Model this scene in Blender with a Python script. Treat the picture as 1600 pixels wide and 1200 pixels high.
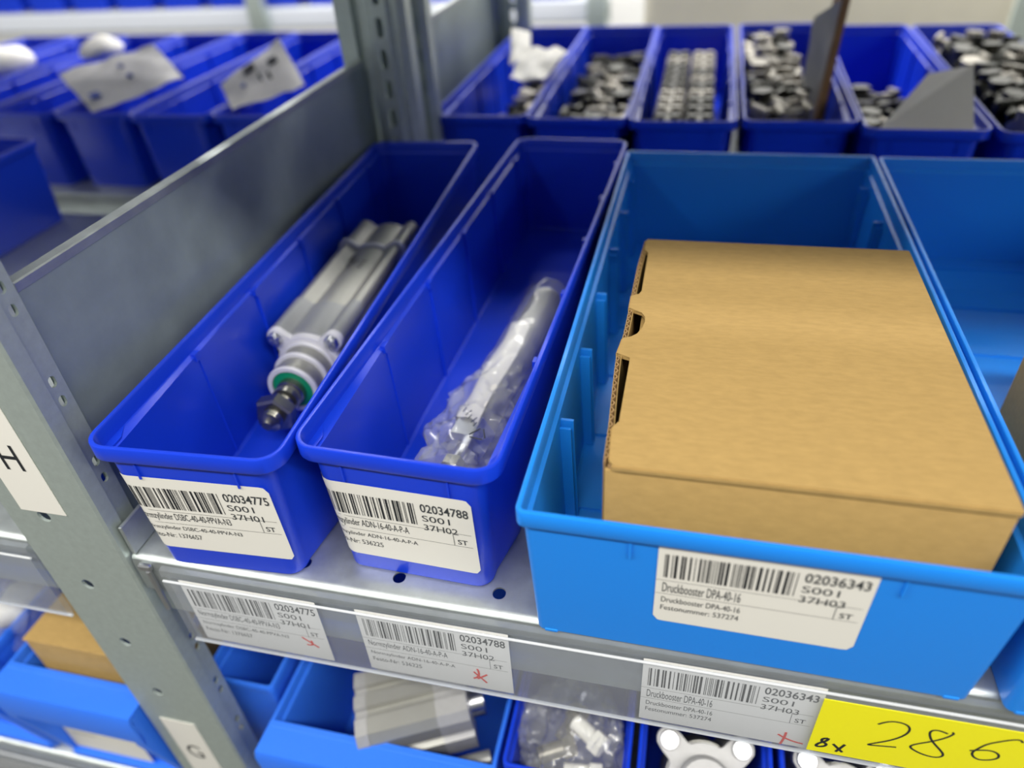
import bpy, bmesh, math, random
from mathutils import Vector, Matrix, noise, Euler
PI = math.pi
scn = bpy.context.scene
for o in list(bpy.data.objects):
    bpy.data.objects.remove(o, do_unlink=True)
C = scn.collection

# ---------------------------------------------------------------- camera
F_PX = 1128.25
cd = bpy.data.cameras.new('camera')
cam = bpy.data.objects.new('camera', cd)
C.objects.link(cam)
scn.camera = cam
cd.sensor_width = 36
cd.lens = F_PX / 1600 * 36
cd.clip_start = 0.01
rot = Matrix.Rotation(0.2713, 4, 'Z') @ Matrix.Rotation(PI / 2 - 0.64, 4, 'X') @ Matrix.Rotation(-0.0742, 4, 'Z')
cam.matrix_world = Matrix.Translation((0.2791, -0.2453, 0.3552)) @ rot
cd.dof.use_dof = True
cd.dof.focus_distance = 0.42
cd.dof.aperture_fstop = 3.3

# ---------------------------------------------------------------- world, lights, exposure
w = bpy.data.worlds.new('world')
scn.world = w
w.use_nodes = True
w.node_tree.nodes['Background'].inputs[0].default_value = (0.85, 0.93, 1.0, 1)
w.node_tree.nodes['Background'].inputs[1].default_value = 0.12
scn.view_settings.view_transform = 'Standard'
scn.view_settings.look = 'None'
scn.view_settings.gamma = 1
scn.view_settings.use_curve_mapping = False
scn.view_settings.exposure = 0.3
scn.cycles.use_denoising = True
scn.cycles.max_bounces = 8
scn.cycles.transparent_max_bounces = 12

def area(name, loc, size, power, target, color=(1, 1, 1)):
    d = bpy.data.lights.new(name, 'AREA')
    d.shape = 'RECTANGLE'
    d.size, d.size_y = size
    d.energy = power
    d.color = color
    o = bpy.data.objects.new(name, d)
    C.objects.link(o)
    o.location = loc
    o.rotation_euler = (Vector(target) - Vector(loc)).to_track_quat('-Z', 'Y').to_euler()
    return o
area('aisle_tube_light', (0.0, -0.80, 1.35), (8.0, 0.16), 108, (0.0, 0.0, 0.0), (1.0, 0.97, 0.90))
area('far_aisle_tube_light', (-0.2, 1.6, 1.8), (4.0, 0.25), 60, (-0.2, 1.4, 0.0), (1.0, 0.97, 0.92))

area('wall_fill_light', (0.0, 2.75, 2.2), (5.0, 0.25), 130, (0.0, 3.1, 0.6), (1.0, 0.98, 0.95))  # added lamp, brightens the back wall that the bin rims reflect

# ---------------------------------------------------------------- materials
MATS = {}
def mat(name, col, rough=0.5, metal=0.0, spec=0.5, trans=0.0, alpha=1.0, noise_amt=0.0, noise_scale=50, bump=0.0, bump_scale=300, sss=0.0, stretch=None, rough_var=0.0):
    m = bpy.data.materials.new(name)
    m.use_nodes = True
    nt = m.node_tree
    b = nt.nodes['Principled BSDF']
    b.inputs['Base Color'].default_value = (*col, 1)
    b.inputs['Roughness'].default_value = rough
    b.inputs['Metallic'].default_value = metal
    b.inputs['Specular IOR Level'].default_value = spec
    b.inputs['Transmission Weight'].default_value = trans
    b.inputs['Alpha'].default_value = alpha
    if sss:
        b.inputs['Subsurface Weight'].default_value = sss
        b.inputs['Subsurface Radius'].default_value = (0.2, 0.4, 1.0)
        b.inputs['Subsurface Scale'].default_value = 0.004
    tc = nt.nodes.new('ShaderNodeTexCoord')
    src = tc.outputs['Object']
    if stretch:
        mp = nt.nodes.new('ShaderNodeMapping')
        mp.inputs['Scale'].default_value = stretch
        nt.links.new(src, mp.inputs['Vector'])
        src = mp.outputs['Vector']
    if noise_amt:
        n = nt.nodes.new('ShaderNodeTexNoise')
        n.inputs['Scale'].default_value = noise_scale
        n.inputs['Detail'].default_value = 6
        n.inputs['Roughness'].default_value = 0.65
        nt.links.new(src, n.inputs['Vector'])
        r = nt.nodes.new('ShaderNodeValToRGB')
        r.color_ramp.elements[0].position = 0.3
        r.color_ramp.elements[1].position = 0.7
        r.color_ramp.elements[0].color = (*[c * (1 - noise_amt) for c in col], 1)
        r.color_ramp.elements[1].color = (*[min(1, c * (1 + noise_amt)) for c in col], 1)
        nt.links.new(n.outputs['Fac'], r.inputs['Fac'])
        nt.links.new(r.outputs['Color'], b.inputs['Base Color'])
        if rough_var:
            mr = nt.nodes.new('ShaderNodeMapRange')
            mr.inputs['To Min'].default_value = rough - rough_var
            mr.inputs['To Max'].default_value = rough + rough_var
            nt.links.new(n.outputs['Fac'], mr.inputs['Value'])
            nt.links.new(mr.outputs['Result'], b.inputs['Roughness'])
    if bump:
        n2 = nt.nodes.new('ShaderNodeTexNoise')
        n2.inputs['Scale'].default_value = bump_scale
        n2.inputs['Detail'].default_value = 4
        nt.links.new(src, n2.inputs['Vector'])
        bp = nt.nodes.new('ShaderNodeBump')
        bp.inputs['Strength'].default_value = bump
        bp.inputs['Distance'].default_value = 0.0006
        nt.links.new(n2.outputs['Fac'], bp.inputs['Height'])
        nt.links.new(bp.outputs['Normal'], b.inputs['Normal'])
    MATS[name] = m
    return m

mat('dark_blue_plastic', (0.006, 0.042, 0.60), 0.32, spec=0.5, bump=0.06, bump_scale=500)
mat('light_blue_plastic', (0.012, 0.23, 0.80), 0.33, spec=0.4, bump=0.05, bump_scale=350, sss=0.05)
mat('mid_blue_plastic', (0.035, 0.19, 0.90), 0.38, spec=0.4, bump=0.05, bump_scale=350, sss=0.15)
mat('galvanised', (0.50, 0.54, 0.54), 0.42, metal=0.8, noise_amt=0.10, noise_scale=60, bump=0.08, bump_scale=250, rough_var=0.1)
mat('galvanised_panel', (0.36, 0.43, 0.43), 0.42, metal=0.55, noise_amt=0.10, noise_scale=25, bump=0.05, bump_scale=300, rough_var=0.08)
mat('post_steel', (0.50, 0.57, 0.54), 0.45, metal=0.6, noise_amt=0.07, noise_scale=180, bump=0.05, bump_scale=400)
mat('kraft', (0.40, 0.262, 0.095), 0.85, spec=0.2, noise_amt=0.09, noise_scale=210, bump=0.15, bump_scale=500, stretch=(0.5, 1.6, 1))
mat('kraft_edge', (0.36, 0.23, 0.11), 0.9, spec=0.1, noise_amt=0.2, noise_scale=300)
mat('kraft_inside', (0.13, 0.08, 0.035), 0.9, spec=0.1, noise_amt=0.2, noise_scale=300)
mat('paper', (0.77, 0.75, 0.69), 0.55, spec=0.4)
mat('tag_paper', (0.80, 0.79, 0.76), 0.6, spec=0.3)
mat('ink', (0.012, 0.014, 0.018), 0.5)
mat('grey_ink', (0.04, 0.045, 0.05), 0.5)
mat('red_ink', (0.75, 0.03, 0.02), 0.5)
mat('yellow_card', (0.86, 0.80, 0.01), 0.5, spec=0.35)
mat('aluminium', (0.36, 0.36, 0.335), 0.42, metal=0.55, noise_amt=0.05, noise_scale=30)
mat('cast_aluminium', (0.38, 0.38, 0.385), 0.5, metal=0.35, noise_amt=0.05, noise_scale=200, bump=0.1, bump_scale=600)
mat('cast_white', (0.66, 0.66, 0.70), 0.45, metal=0.1)
mat('cap_grey', (0.29, 0.30, 0.31), 0.45, metal=0.25)
mat('chrome', (0.60, 0.61, 0.63), 0.28, metal=1.0)
mat('bright_steel', (0.28, 0.275, 0.25), 0.26, metal=0.95)
mat('green_seal', (0.0, 0.22, 0.10), 0.5)
mat('white_plastic', (0.80, 0.78, 0.72), 0.45)
mat('rail_white', (0.78, 0.82, 0.90), 0.4)
mat('cream', (0.74, 0.70, 0.56), 0.45, noise_amt=0.06, noise_scale=6)
mat('bag_print', (0.55, 0.54, 0.53), 0.5, noise_amt=0.2, noise_scale=20)
mat('grey_card', (0.52, 0.51, 0.47), 0.7, noise_amt=0.05, noise_scale=20)
mat('brown_card', (0.25, 0.14, 0.06), 0.8, noise_amt=0.25, noise_scale=40)
mat('forged_metal', (0.045, 0.045, 0.038), 0.32, metal=0.7, noise_amt=0.35, noise_scale=70, rough_var=0.12)
mat('pale_metal', (0.30, 0.28, 0.24), 0.35, metal=0.6, noise_amt=0.3, noise_scale=70, rough_var=0.12)
mat('blue_print', (0.02, 0.06, 0.35), 0.5)
mat('concrete', (0.18, 0.18, 0.17), 0.8, noise_amt=0.2, noise_scale=5)
mat('wall_paint', (0.80, 0.80, 0.78), 0.8, noise_amt=0.04, noise_scale=3)

def clear(name, tint, milky, rough, edge=0.35):
    m = bpy.data.materials.new(name)
    m.use_nodes = True
    nt = m.node_tree
    for n in list(nt.nodes):
        nt.nodes.remove(n)
    out = nt.nodes.new('ShaderNodeOutputMaterial')
    tr = nt.nodes.new('ShaderNodeBsdfTransparent'); tr.inputs[0].default_value = (*tint, 1)
    gl = nt.nodes.new('ShaderNodeBsdfGlossy'); gl.inputs['Roughness'].default_value = rough
    df = nt.nodes.new('ShaderNodeBsdfDiffuse'); df.inputs[0].default_value = (0.82, 0.84, 0.86, 1)
    lw = nt.nodes.new('ShaderNodeLayerWeight'); lw.inputs[0].default_value = 0.5
    pw = nt.nodes.new('ShaderNodeMath'); pw.operation = 'POWER'; pw.inputs[1].default_value = 3.0
    ma = nt.nodes.new('ShaderNodeMath'); ma.operation = 'MULTIPLY_ADD'; ma.inputs[1].default_value = edge; ma.inputs[2].default_value = 0.04
    nt.links.new(lw.outputs['Facing'], pw.inputs[0]); nt.links.new(pw.outputs[0], ma.inputs[0])
    m1 = nt.nodes.new('ShaderNodeMixShader'); m1.inputs[0].default_value = milky
    m2 = nt.nodes.new('ShaderNodeMixShader')
    nt.links.new(tr.outputs[0], m1.inputs[1]); nt.links.new(df.outputs[0], m1.inputs[2])
    nt.links.new(ma.outputs[0], m2.inputs[0])
    nt.links.new(m1.outputs[0], m2.inputs[1]); nt.links.new(gl.outputs[0], m2.inputs[2])
    nt.links.new(m2.outputs[0], out.inputs[0])
    MATS[name] = m
clear('clear_strip', (0.97, 0.98, 1.0), 0.06, 0.08, 0.25)
clear('edge_highlight', (0.97, 0.98, 1.0), 0.55, 0.15, 0.5)  # milky white stands in for bright reflections along the strip's lip and bead
clear('poly_bag', (0.96, 0.97, 0.98), 0.13, 0.14, 0.60)

# ---------------------------------------------------------------- mesh helpers
def finish(bm, sharp=32):
    bmesh.ops.recalc_face_normals(bm, faces=bm.faces)
    for f in bm.faces:
        f.smooth = True
    a = math.radians(sharp)
    for e in bm.edges:
        if len(e.link_faces) == 2:
            e.smooth = e.calc_face_angle(0) < a
        else:
            e.smooth = False

def obj(name, bm, m, parent=None, loc=None, rz=None, sharp=32, keepn=False):
    me = bpy.data.meshes.new(name)
    if not keepn:
        finish(bm, sharp)
    bm.to_mesh(me); bm.free()
    for mm in (m if isinstance(m, (list, tuple)) else [m]):
        me.materials.append(MATS[mm])
    o = bpy.data.objects.new(name, me)
    C.objects.link(o)
    if parent is not None: o.parent = parent
    if loc is not None: o.location = loc
    if rz is not None: o.rotation_euler[2] = rz
    return o

def tag(o, label, cat, group=None, kind=None):
    o['label'] = label; o['category'] = cat
    if group: o['group'] = group
    if kind: o['kind'] = kind
    return o

def empty(name, loc=(0, 0, 0), rz=0):
    o = bpy.data.objects.new(name, None)
    o.empty_display_size = 0.02
    C.objects.link(o); o.location = loc; o.rotation_euler[2] = rz
    return o

def copy_tree(o, parent=None):
    c = o.copy(); C.objects.link(c)
    if parent is not None: c.parent = parent
    for ch in list(o.children): copy_tree(ch, c)
    return c

def box(bm, x0, x1, y0, y1, z0, z1, bev=0.0, mi=0, seg=1):
    r = bmesh.ops.create_cube(bm, size=1)
    vs = r['verts']
    for v in vs:
        v.co = Vector(((x0 + x1) / 2 + v.co.x * (x1 - x0), (y0 + y1) / 2 + v.co.y * (y1 - y0), (z0 + z1) / 2 + v.co.z * (z1 - z0)))
    fs = set(f for v in vs for f in v.link_faces)
    for f in fs: f.material_index = mi
    if bev:
        es = list(set(e for v in vs for e in v.link_edges))
        bmesh.ops.bevel(bm, geom=es, offset=bev, segments=seg, profile=0.5, affect='EDGES')

def loft(bm, rings, cap0=True, cap1=True, close=False):
    R = [[bm.verts.new(p) for p in ring] for ring in rings]
    n = len(R[0])
    pairs = list(zip(R[:-1], R[1:])) + ([(R[-1], R[0])] if close else [])
    for a, b in pairs:
        for i in range(n):
            j = (i + 1) % n
            try: bm.faces.new((a[i], a[j], b[j], b[i]))
            except ValueError: pass
    if cap0: bm.faces.new(R[0][::-1])
    if cap1: bm.faces.new(R[-1])
    return R

def sheet(bm, profile, axis, a0, a1, th):
    """extrude an open 2-D polyline (a bent sheet) along an axis: 'x' -> profile is (y,z); 'z' -> (x,y)"""
    n = len(profile)
    P = [Vector(p) for p in profile]
    off = []
    for i in range(n):
        d = Vector((0, 0))
        if i > 0: d += (P[i] - P[i - 1]).normalized()
        if i < n - 1: d += (P[i + 1] - P[i]).normalized()
        d.normalize()
        nn = Vector((-d.y, d.x))
        k = 1.0
        if 0 < i < n - 1:
            d1 = (P[i] - P[i - 1]).normalized()
            k = 1 / max(0.5, abs(Vector((-d1.y, d1.x)).dot(nn)))
        off.append(P[i] + nn * th * k)
    loop = P + off[::-1]
    def to3(p, a):
        return (a, p.x, p.y) if axis == 'x' else ((p.x, p.y, a) if axis == 'z' else (p.x, a, p.y))
    loft(bm, [[to3(p, a0) for p in loop], [to3(p, a1) for p in loop]])

def cyl(bm, p0, p1, r0, r1=None, seg=24, cap=True):
    r1 = r0 if r1 is None else r1
    p0 = Vector(p0); p1 = Vector(p1)
    q = (p1 - p0).to_track_quat('Z', 'Y')
    rings = []
    for p, r in ((p0, r0), (p1, r1)):
        rings.append([p + q @ Vector((r * math.cos(2 * PI * i / seg), r * math.sin(2 * PI * i / seg), 0)) for i in range(seg)])
    loft(bm, rings, cap, cap)

def lathe_y(bm, prof, seg=32, cx=0, cz=0, ring=False):
    """prof: list of (y, r) revolved about a y-parallel axis"""
    n0 = len(bm.faces)
    rings = [[(cx + r * math.cos(2 * PI * i / seg), y, cz + r * math.sin(2 * PI * i / seg)) for i in range(seg)] for y, r in prof]
    loft(bm, rings, not ring, not ring, close=ring)

def boolean(o, cutter_bm):
    me = bpy.data.meshes.new('cut'); bmesh.ops.recalc_face_normals(cutter_bm, faces=cutter_bm.faces)
    cutter_bm.to_mesh(me); cutter_bm.free()
    c = bpy.data.objects.new('cut', me); C.objects.link(c)
    c.matrix_world = o.matrix_world
    md = o.modifiers.new('b', 'BOOLEAN'); md.operation = 'DIFFERENCE'; md.object = c; md.solver = 'EXACT'
    bpy.context.view_layer.update()
    dg = bpy.context.evaluated_depsgraph_get()
    new = bpy.data.meshes.new_from_object(o.evaluated_get(dg))
    o.modifiers.clear()
    o.data = new
    bpy.data.objects.remove(c, do_unlink=True)

def stadium(bm, cx, cy, hw, hh, a, b, axis='y', seg=8):
    """slot-shaped cutter; cx,cy in the plane, hw/hh half sizes (hh>=hw), from a to b along axis"""
    pts = []
    d = hh - hw
    for k in range(seg + 1):
        t = PI * k / seg
        pts.append((cx + hw * math.cos(t), cy + d + hw * math.sin(t)))
    for k in range(seg + 1):
        t = PI + PI * k / seg
        pts.append((cx + hw * math.cos(t), cy - d + hw * math.sin(t)))
    f = {'y': lambda p, q: (p[0], q, p[1]), 'z': lambda p, q: (p[0], p[1], q), 'x': lambda p, q: (q, p[0], p[1])}[axis]
    loft(bm, [[f(p, a) for p in pts], [f(p, b) for p in pts]])

def crumple(bm, amp, freq, seed):
    for v in bm.verts:
        p = v.co * freq + Vector((seed * 7.3, seed * 3.1, seed))
        n = noise.noise_vector(p) + 0.5 * noise.noise_vector(p * 2.3)
        rr = 1 - 2 * abs(noise.noise(p * 1.7))
        v.co += n * amp + v.co.normalized() * rr * amp * 0.6

# text -> triangles in (u, v)
def text_geo(s, u0, u1, v0, v1, bold=0.0):
    cu = bpy.data.curves.new('t', 'FONT')
    cu.body = s; cu.size = 1; cu.offset = bold; cu.resolution_u = 3
    o = bpy.data.objects.new('t', cu); C.objects.link(o)
    bpy.context.view_layer.update()
    me = bpy.data.meshes.new_from_object(o.evaluated_get(bpy.context.evaluated_depsgraph_get()))
    bpy.data.objects.remove(o, do_unlink=True)
    xs = [v.co.x for v in me.vertices]; ys = [v.co.y for v in me.vertices]
    ax, bx, ay, by = min(xs), max(xs), min(ys), max(ys)
    V = [(u0 + (v.co.x - ax) / (bx - ax) * (u1 - u0), v0 + (v.co.y - ay) / (by - ay) * (v1 - v0)) for v in me.vertices]
    Fs = [tuple(p.vertices) for p in me.polygons]
    bpy.data.meshes.remove(me)
    return V, Fs

def add_geo(bm, geo, mp, off):
    V, Fs = geo
    vs = [bm.verts.new(mp(u, v, off)) for u, v in V]
    for f in Fs:
        try: bm.faces.new([vs[i] for i in f])
        except ValueError: pass

def rect_geo(u0, u1, v0, v1):
    n = max(1, int(abs(u1 - u0) / 0.006))
    V = []; Fs = []
    for i in range(n + 1):
        u = u0 + (u1 - u0) * i / n
        V += [(u, v0), (u, v1)]
    for i in range(n): Fs.append((2 * i, 2 * i + 2, 2 * i + 3, 2 * i + 1))
    return V, Fs

LW, LH = 0.0965, 0.0630
def make_label(parent, mp, number, place, title, sub, fest, seed, rc=0.004, m='paper', toplevel=None, cut_top=0.0):
    """sticker with bar code; mp(u, v, off) maps label millimetres onto its surface"""
    bm = bmesh.new()
    N = 40
    cols = []
    for i in range(N + 1):
        u = LW * i / N
        d = min(u, LW - u)
        k = rc - math.sqrt(max(0, rc * rc - (rc - d) ** 2)) if d < rc else 0
        cols.append([bm.verts.new(mp(u, v, 0.0004)) for v in (k, LH * 0.33, LH * 0.66, LH - cut_top - k)])
    for a, b in zip(cols[:-1], cols[1:]):
        for j in range(3): bm.faces.new((a[j], b[j], b[j + 1], a[j + 1]))
    lab = obj('label' if parent is not None else toplevel, bm, m, parent, keepn=True)
    for p in lab.data.polygons: p.use_smooth = True
    # bar code
    rnd = random.Random(seed)
    bm = bmesh.new()
    u = LW * 0.035; e = LW * 0.655
    while u < e:
        bw = rnd.choice((0.00035, 0.0004, 0.0009, 0.0013)); g = rnd.choice((0.0005, 0.0005, 0.0009, 0.0016))
        add_geo(bm, rect_geo(u, min(u + bw, e), LH * 0.585, LH * 0.865), mp, 0.0006)
        u += bw + g
    obj('barcode', bm, 'ink', lab, keepn=True)
    bm = bmesh.new()
    T = lambda s, u0, u1, a, b, bold=0.0: add_geo(bm, text_geo(s, LW * u0, LW * u1, LH * (1 - b), LH * (1 - a), bold), mp, 0.0006)
    T(number, .685, .975, .125, .235, .014)
    T(place[0], .685, .855, .275, .355)
    T(place[1], .685, .895, .395, .475)
    T(title[0], .035, title[1], .48, .60)
    T(sub[0], .035, sub[1], .665, .735)
    T(fest[0], .035, fest[1], .775, .84)
    T('ST', .885, .945, .535, .60, .01)
    for v in (.455, .625):
        add_geo(bm, rect_geo(LW * .0, LW * .975, LH * (1 - v) - .00012, LH * (1 - v) + .00012), mp, 0.0006)
    add_geo(bm, rect_geo(LW * .86, LW * .86 + .0003, LH * .375, LH * .545), mp, 0.0006)
    obj('printing', bm, 'grey_ink', lab, keepn=True)
    return lab
INFO = {
    1: ('02034775', ('S001', '37H01'), ('Normzylinder DSBC-40-40-PPVA-N3', .66), ('Normzylinder DSBC-40-40-PPVA-N3', .70), ('Festo-Nr: 1376657', .40), 11),
    2: ('02034788', ('S001', '37H02'), ('Normzylinder ADN-16-40-A-P-A', .58), ('Normzylinder ADN-16-40-A-P-A', .62), ('Festo-Nr: 536225', .38), 22),
    3: ('02036343', ('S001', '37H03'), ('Druckbooster DPA-40-16', .42), ('Druckbooster DPA-40-16', .43), ('Festonummer: 537274', .43), 33),
}

# ---------------------------------------------------------------- storage bins
def arc(cx, cy, r, a0, a1, n):
    return [(cx + r * math.cos(math.radians(a0 + (a1 - a0) * i / n)), cy + r * math.sin(math.radians(a0 + (a1 - a0) * i / n))) for i in range(n + 1)]

class Bin:
    def __init__(s, W, L, H, R, e, band=0.0105, itop=0.003, ibot=0.0065, yb=0.034, body_r=0.010):
        s.W, s.L, s.H, s.R, s.e, s.band, s.itop, s.ibot, s.yb, s.br = W, L, H, R, e, band, itop, ibot, yb, body_r
    def ins(s, z):
        t = z / (s.H - s.band)
        return s.ibot + (s.itop - s.ibot) * t
    def ring(s, i, r, e, z, yb):
        W, L = s.W, s.L
        r = max(r, 0.0015)
        ya = max(0.021, i + r + 0.001)
        p = arc(i + e + r, i + r, r, 180, 270, 6) + arc(W - i - e - r, i + r, r, 270, 360, 6)
        p += [(W - i - e, ya), (W - i, max(yb, ya + 0.001))]
        p += arc(W - i - r, L - i - r, r, 0, 90, 6) + arc(i + r, L - i - r, r, 90, 180, 6)
        p += [(i, max(yb, ya + 0.001)), (i + e, ya)]
        return [(x, y, z) for x, y in p]
    def tub(s, bm):
        H, b, R, e = s.H, s.band, s.R, s.e
        zb = H - b
        rg = s.ring
        rings = [rg(s.ibot + .0012, s.br - .001, e, 0, s.yb + .02), rg(s.ibot, s.br, e, .0015, s.yb + .018), rg(s.ins(.02), s.br, e, .02, s.yb),
                 rg(s.itop, s.br, e, zb - .0002, s.yb), rg(s.itop, s.br, e, zb, s.yb),
                 rg(.0004, R, 0, zb, s.yb), rg(0, R, 0, zb + .0008, s.yb), rg(0, R, 0, H - .0009, s.yb), rg(.0004, R - .0004, 0, H - .0002, s.yb),
                 rg(.0010, R - .0008, 0, H, s.yb), rg(.0026, R - .0024, 0, H - .0003, s.yb), rg(.0032, R - .003, 0, H - .0014, s.yb), rg(.0036, R - .0034, 0, zb, s.yb),
                 rg(s.itop + .0028, s.br - .002, e * .78, zb - .0016, s.yb + .11),
                 rg(s.ibot + .0022, s.br - .002, e * .78, .0045, s.yb + .11), rg(s.ibot + .0042, s.br - .003, e * .78, .003, s.yb + .11)]
        loft(bm, rings)
    def wall_x(s, z):          # inner face of the left wall
        zb = s.H - s.band
        return s.ibot + .0022 + (s.itop - s.ibot + .0006) * (z / zb)
    def rib(s, bm, y, side, w=.0022, p=.0022, z1=None, cap=True, pair=False):
        z0 = .004; z1 = z1 or s.H - s.band - .001
        def one(y, w, p, z0, z1):
            pts = []
            for z in (z0, z1):
                x = s.wall_x(z)
                q = [(x - .001, y), (x + p, y), (x + p, y + w), (x - .001, y + w)]
                pts.append([((s.W - a) if side > 0 else a, b, z) for a, b in q])
            loft(bm, pts)
        if pair:
            one(y, .0020, .0065, z0, z1 - .003)
            one(y + .0045, .0020, .0075, z0, z1)
        else:
            one(y, w, p, z0, z1)
            if cap: one(y - .003, .006, .0028, z1 - .004, z1 + .0015)
    def front_map(s, u_right, z_low, wrap=True):
        """label coordinates -> front face; u_right = local x of the label's right end"""
        def mp(u, v, off):
            z = z_low + v
            i = s.ins(z)
            r = s.br
            x = u_right - (LW - u)
            xt = i + s.e + r
            if wrap and x < xt:
                a = (xt - x) / r
                if a <= PI / 2:
                    return (xt - (r + off) * math.sin(a), i + r - (r + off) * math.cos(a), z)
                return (xt - r - off, i + r + (xt - x - r * PI / 2), z)
            return (x, i - off, z)
        return mp

def make_bin(name, B, m, loc, rz, label, cat='bin', group=None, ribs=(), pair=False, detail=True, zc=None):
    root = empty(name, loc, rz)
    tag(root, label, cat, group)
    bm = bmesh.new(); B.tub(bm)
    if not detail:
        for y in ribs:
            for s in (-1, 1): B.rib(bm, y, s, pair=pair)
    if pair:
        for k, y in enumerate(ribs):
            box(bm, B.ibot + .004, B.W - B.ibot - .004, y + .012, y + .045, .0028, .0048)
    # moulding seams and low foot nubs
    for x in (B.W * .24, B.W * .76):
        box(bm, x - .0006, x + .0006, B.itop - .0008, B.itop + .001, B.H - B.band - .014, B.H - B.band)
    for x in () if B.e else (B.ibot + B.e + .008, B.W - B.ibot - B.e - .008):
        box(bm, x - .004, x + .004, B.ibot - .0006, B.ibot + .004, 0, .003, .0008)
    obj('tub', bm, m, root)
    if detail:
        for y in ribs:
            for s in (-1, 1):
                bm = bmesh.new(); B.rib(bm, y, s, pair=pair, z1=zc); obj('divider_rib', bm, m, root)
    return root

DARK = Bin(.1180, .506, .1035, .014, .006)
DARKW = Bin(.1180, .500, .1035, .014, .006)
LIGHT = Bin(.232, .501, .101, .005, .0, body_r=.004, band=.0105)
LOW = Bin(.19, .45, .16, .006, .0, body_r=.005, band=.03, itop=.020, ibot=.020)

b1 = make_bin('storage_bin', DARK, 'dark_blue_plastic', (-.038, -.0112, 0.0), .0469,
              'dark blue narrow storage bin beside the steel divider, holding a big grey cylinder', ribs=[.02 + .0875 * k for k in range(1, 6)])
mp1 = DARK.front_map(.1062, .0175)
make_label(b1, mp1, *INFO[1])
b2 = make_bin('storage_bin', DARK, 'dark_blue_plastic', (.0793, .0089, 0.0), -.0322,
              'dark blue narrow storage bin holding a bagged cylinder, next to the light blue bin', ribs=[.028 + .0875 * k for k in range(1, 6)])
mp2 = DARK.front_map(.1012, .0145)
make_label(b2, mp2, *INFO[2])
b3 = make_bin('storage_bin', LIGHT, 'light_blue_plastic', (.2111, -.0154, 0.0), -.0067,
              'wide light blue storage bin with the large brown carton inside', ribs=[.087 + .0745 * k for k in range(6)], pair=True, zc=.0835)
mp3 = LIGHT.front_map(.1655, .0285, wrap=False)
make_label(b3, mp3, *INFO[3])
b4 = make_bin('storage_bin', LIGHT, 'light_blue_plastic', (.4455, -.0190, 0.0), -.0067,
              'light blue storage bin cut off by the right edge of the photo', ribs=[.087 + .0745 * k for k in range(6)], pair=True, zc=.0835)

# ---------------------------------------------------------------- racks
def shelf_board(name, x0, x1, y0, y1, z, label, holes=(), front=True, both=False):
    bm = bmesh.new()
    f = [(y0 + .022, z - .062), (y0 + .006, z - .062), (y0 + .0045, z - .040), (y0 - .0002, z - .032), (y0, z - .006), (y0 + .0006, z - .0025), (y0 + .0022, z - .0008), (y0 + .005, z)]
    b = [(y1 - .004, z), (y1, z - .002), (y1, z - .035), (y1 - .012, z - .035)]
    sheet(bm, f + b, 'x', x0, x1, -.0012)
    o = obj(name, bm, 'galvanised')
    tag(o, label, 'shelf')
    if holes:
        cb = bmesh.new()
        for hx, hy in holes: stadium(cb, hx, hy, .0040, .0043, z - .01, z + .01, 'z')
        boolean(o, cb)
    return o
hl = [(.1272, .011), (.1905, .0107)] + [(.1272 - .0633 * k, .011) for k in (1, 2)] + [(.1905 + .0633 * k, .0107) for k in range(1, 5)]
shelf_board('steel_shelf', -.0535, .90, -.0050, .500, 0, 'galvanised steel shelf under the front row of blue bins', hl)
sl = shelf_board('steel_shelf', -1.10, -.1315, -.0050, .500, 0, 'galvanised steel shelf left of the upright, mostly empty', [(-.513 + .0, .475), (-.30, .011), (-.24, .011)])
shelf_board('steel_shelf', -.0535, .90, .560, 1.10, 0, 'steel shelf under the back row of metal-filled bins, right of the divider')
shelf_board('steel_shelf', -1.25, -.1315, .560, 1.10, 0, 'steel shelf under the back row of bins, left of the divider')
shelf_board('steel_shelf', -.0535, .90, -.0050, .500, -.3605, 'lower steel shelf under the bins below, right of the upright')
shelf_board('steel_shelf', -1.10, -.1315, -.0050, .500, -.3605, 'lower steel shelf at the bottom left corner')
# unseen boards of the level above, added for the shade they cast
shelf_board('steel_shelf', -.0535, .90, -.0050, .500, .45, 'upper steel shelf above the front row, out of view')
shelf_board('steel_shelf', -1.10, -.1315, -.0050, .500, .45, 'upper steel shelf above the left bay, out of view')
shelf_board('steel_shelf', -1.25, -.1315, .560, 1.0, .45, 'upper steel shelf above the back row left of the divider, out of view')
shelf_board('steel_shelf', -.0100, .90, .560, 1.0, .45, 'upper steel shelf above the back row right of the divider, out of view')

# bracket where the shelf meets the upright
bm = bmesh.new()
box(bm, -.0525, -.0500, -.0035, .032, .0005, .0260, .0006)
o = obj('shelf_bracket', bm, 'galvanised'); tag(o, 'small upturned steel lug at the shelf end beside the upright', 'bracket')
bm = bmesh.new()
box(bm, -.0480, -.0385, -.0085, -.0050, -.0090, -.0035, .001)
box(bm, -.0440, -.0405, -.0085, -.0050, -.050, -.0090, .001)
o = obj('shelf_clip', bm, 'chrome'); tag(o, 'small shiny hook clip between the upright and the shelf edge', 'clip')

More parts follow.
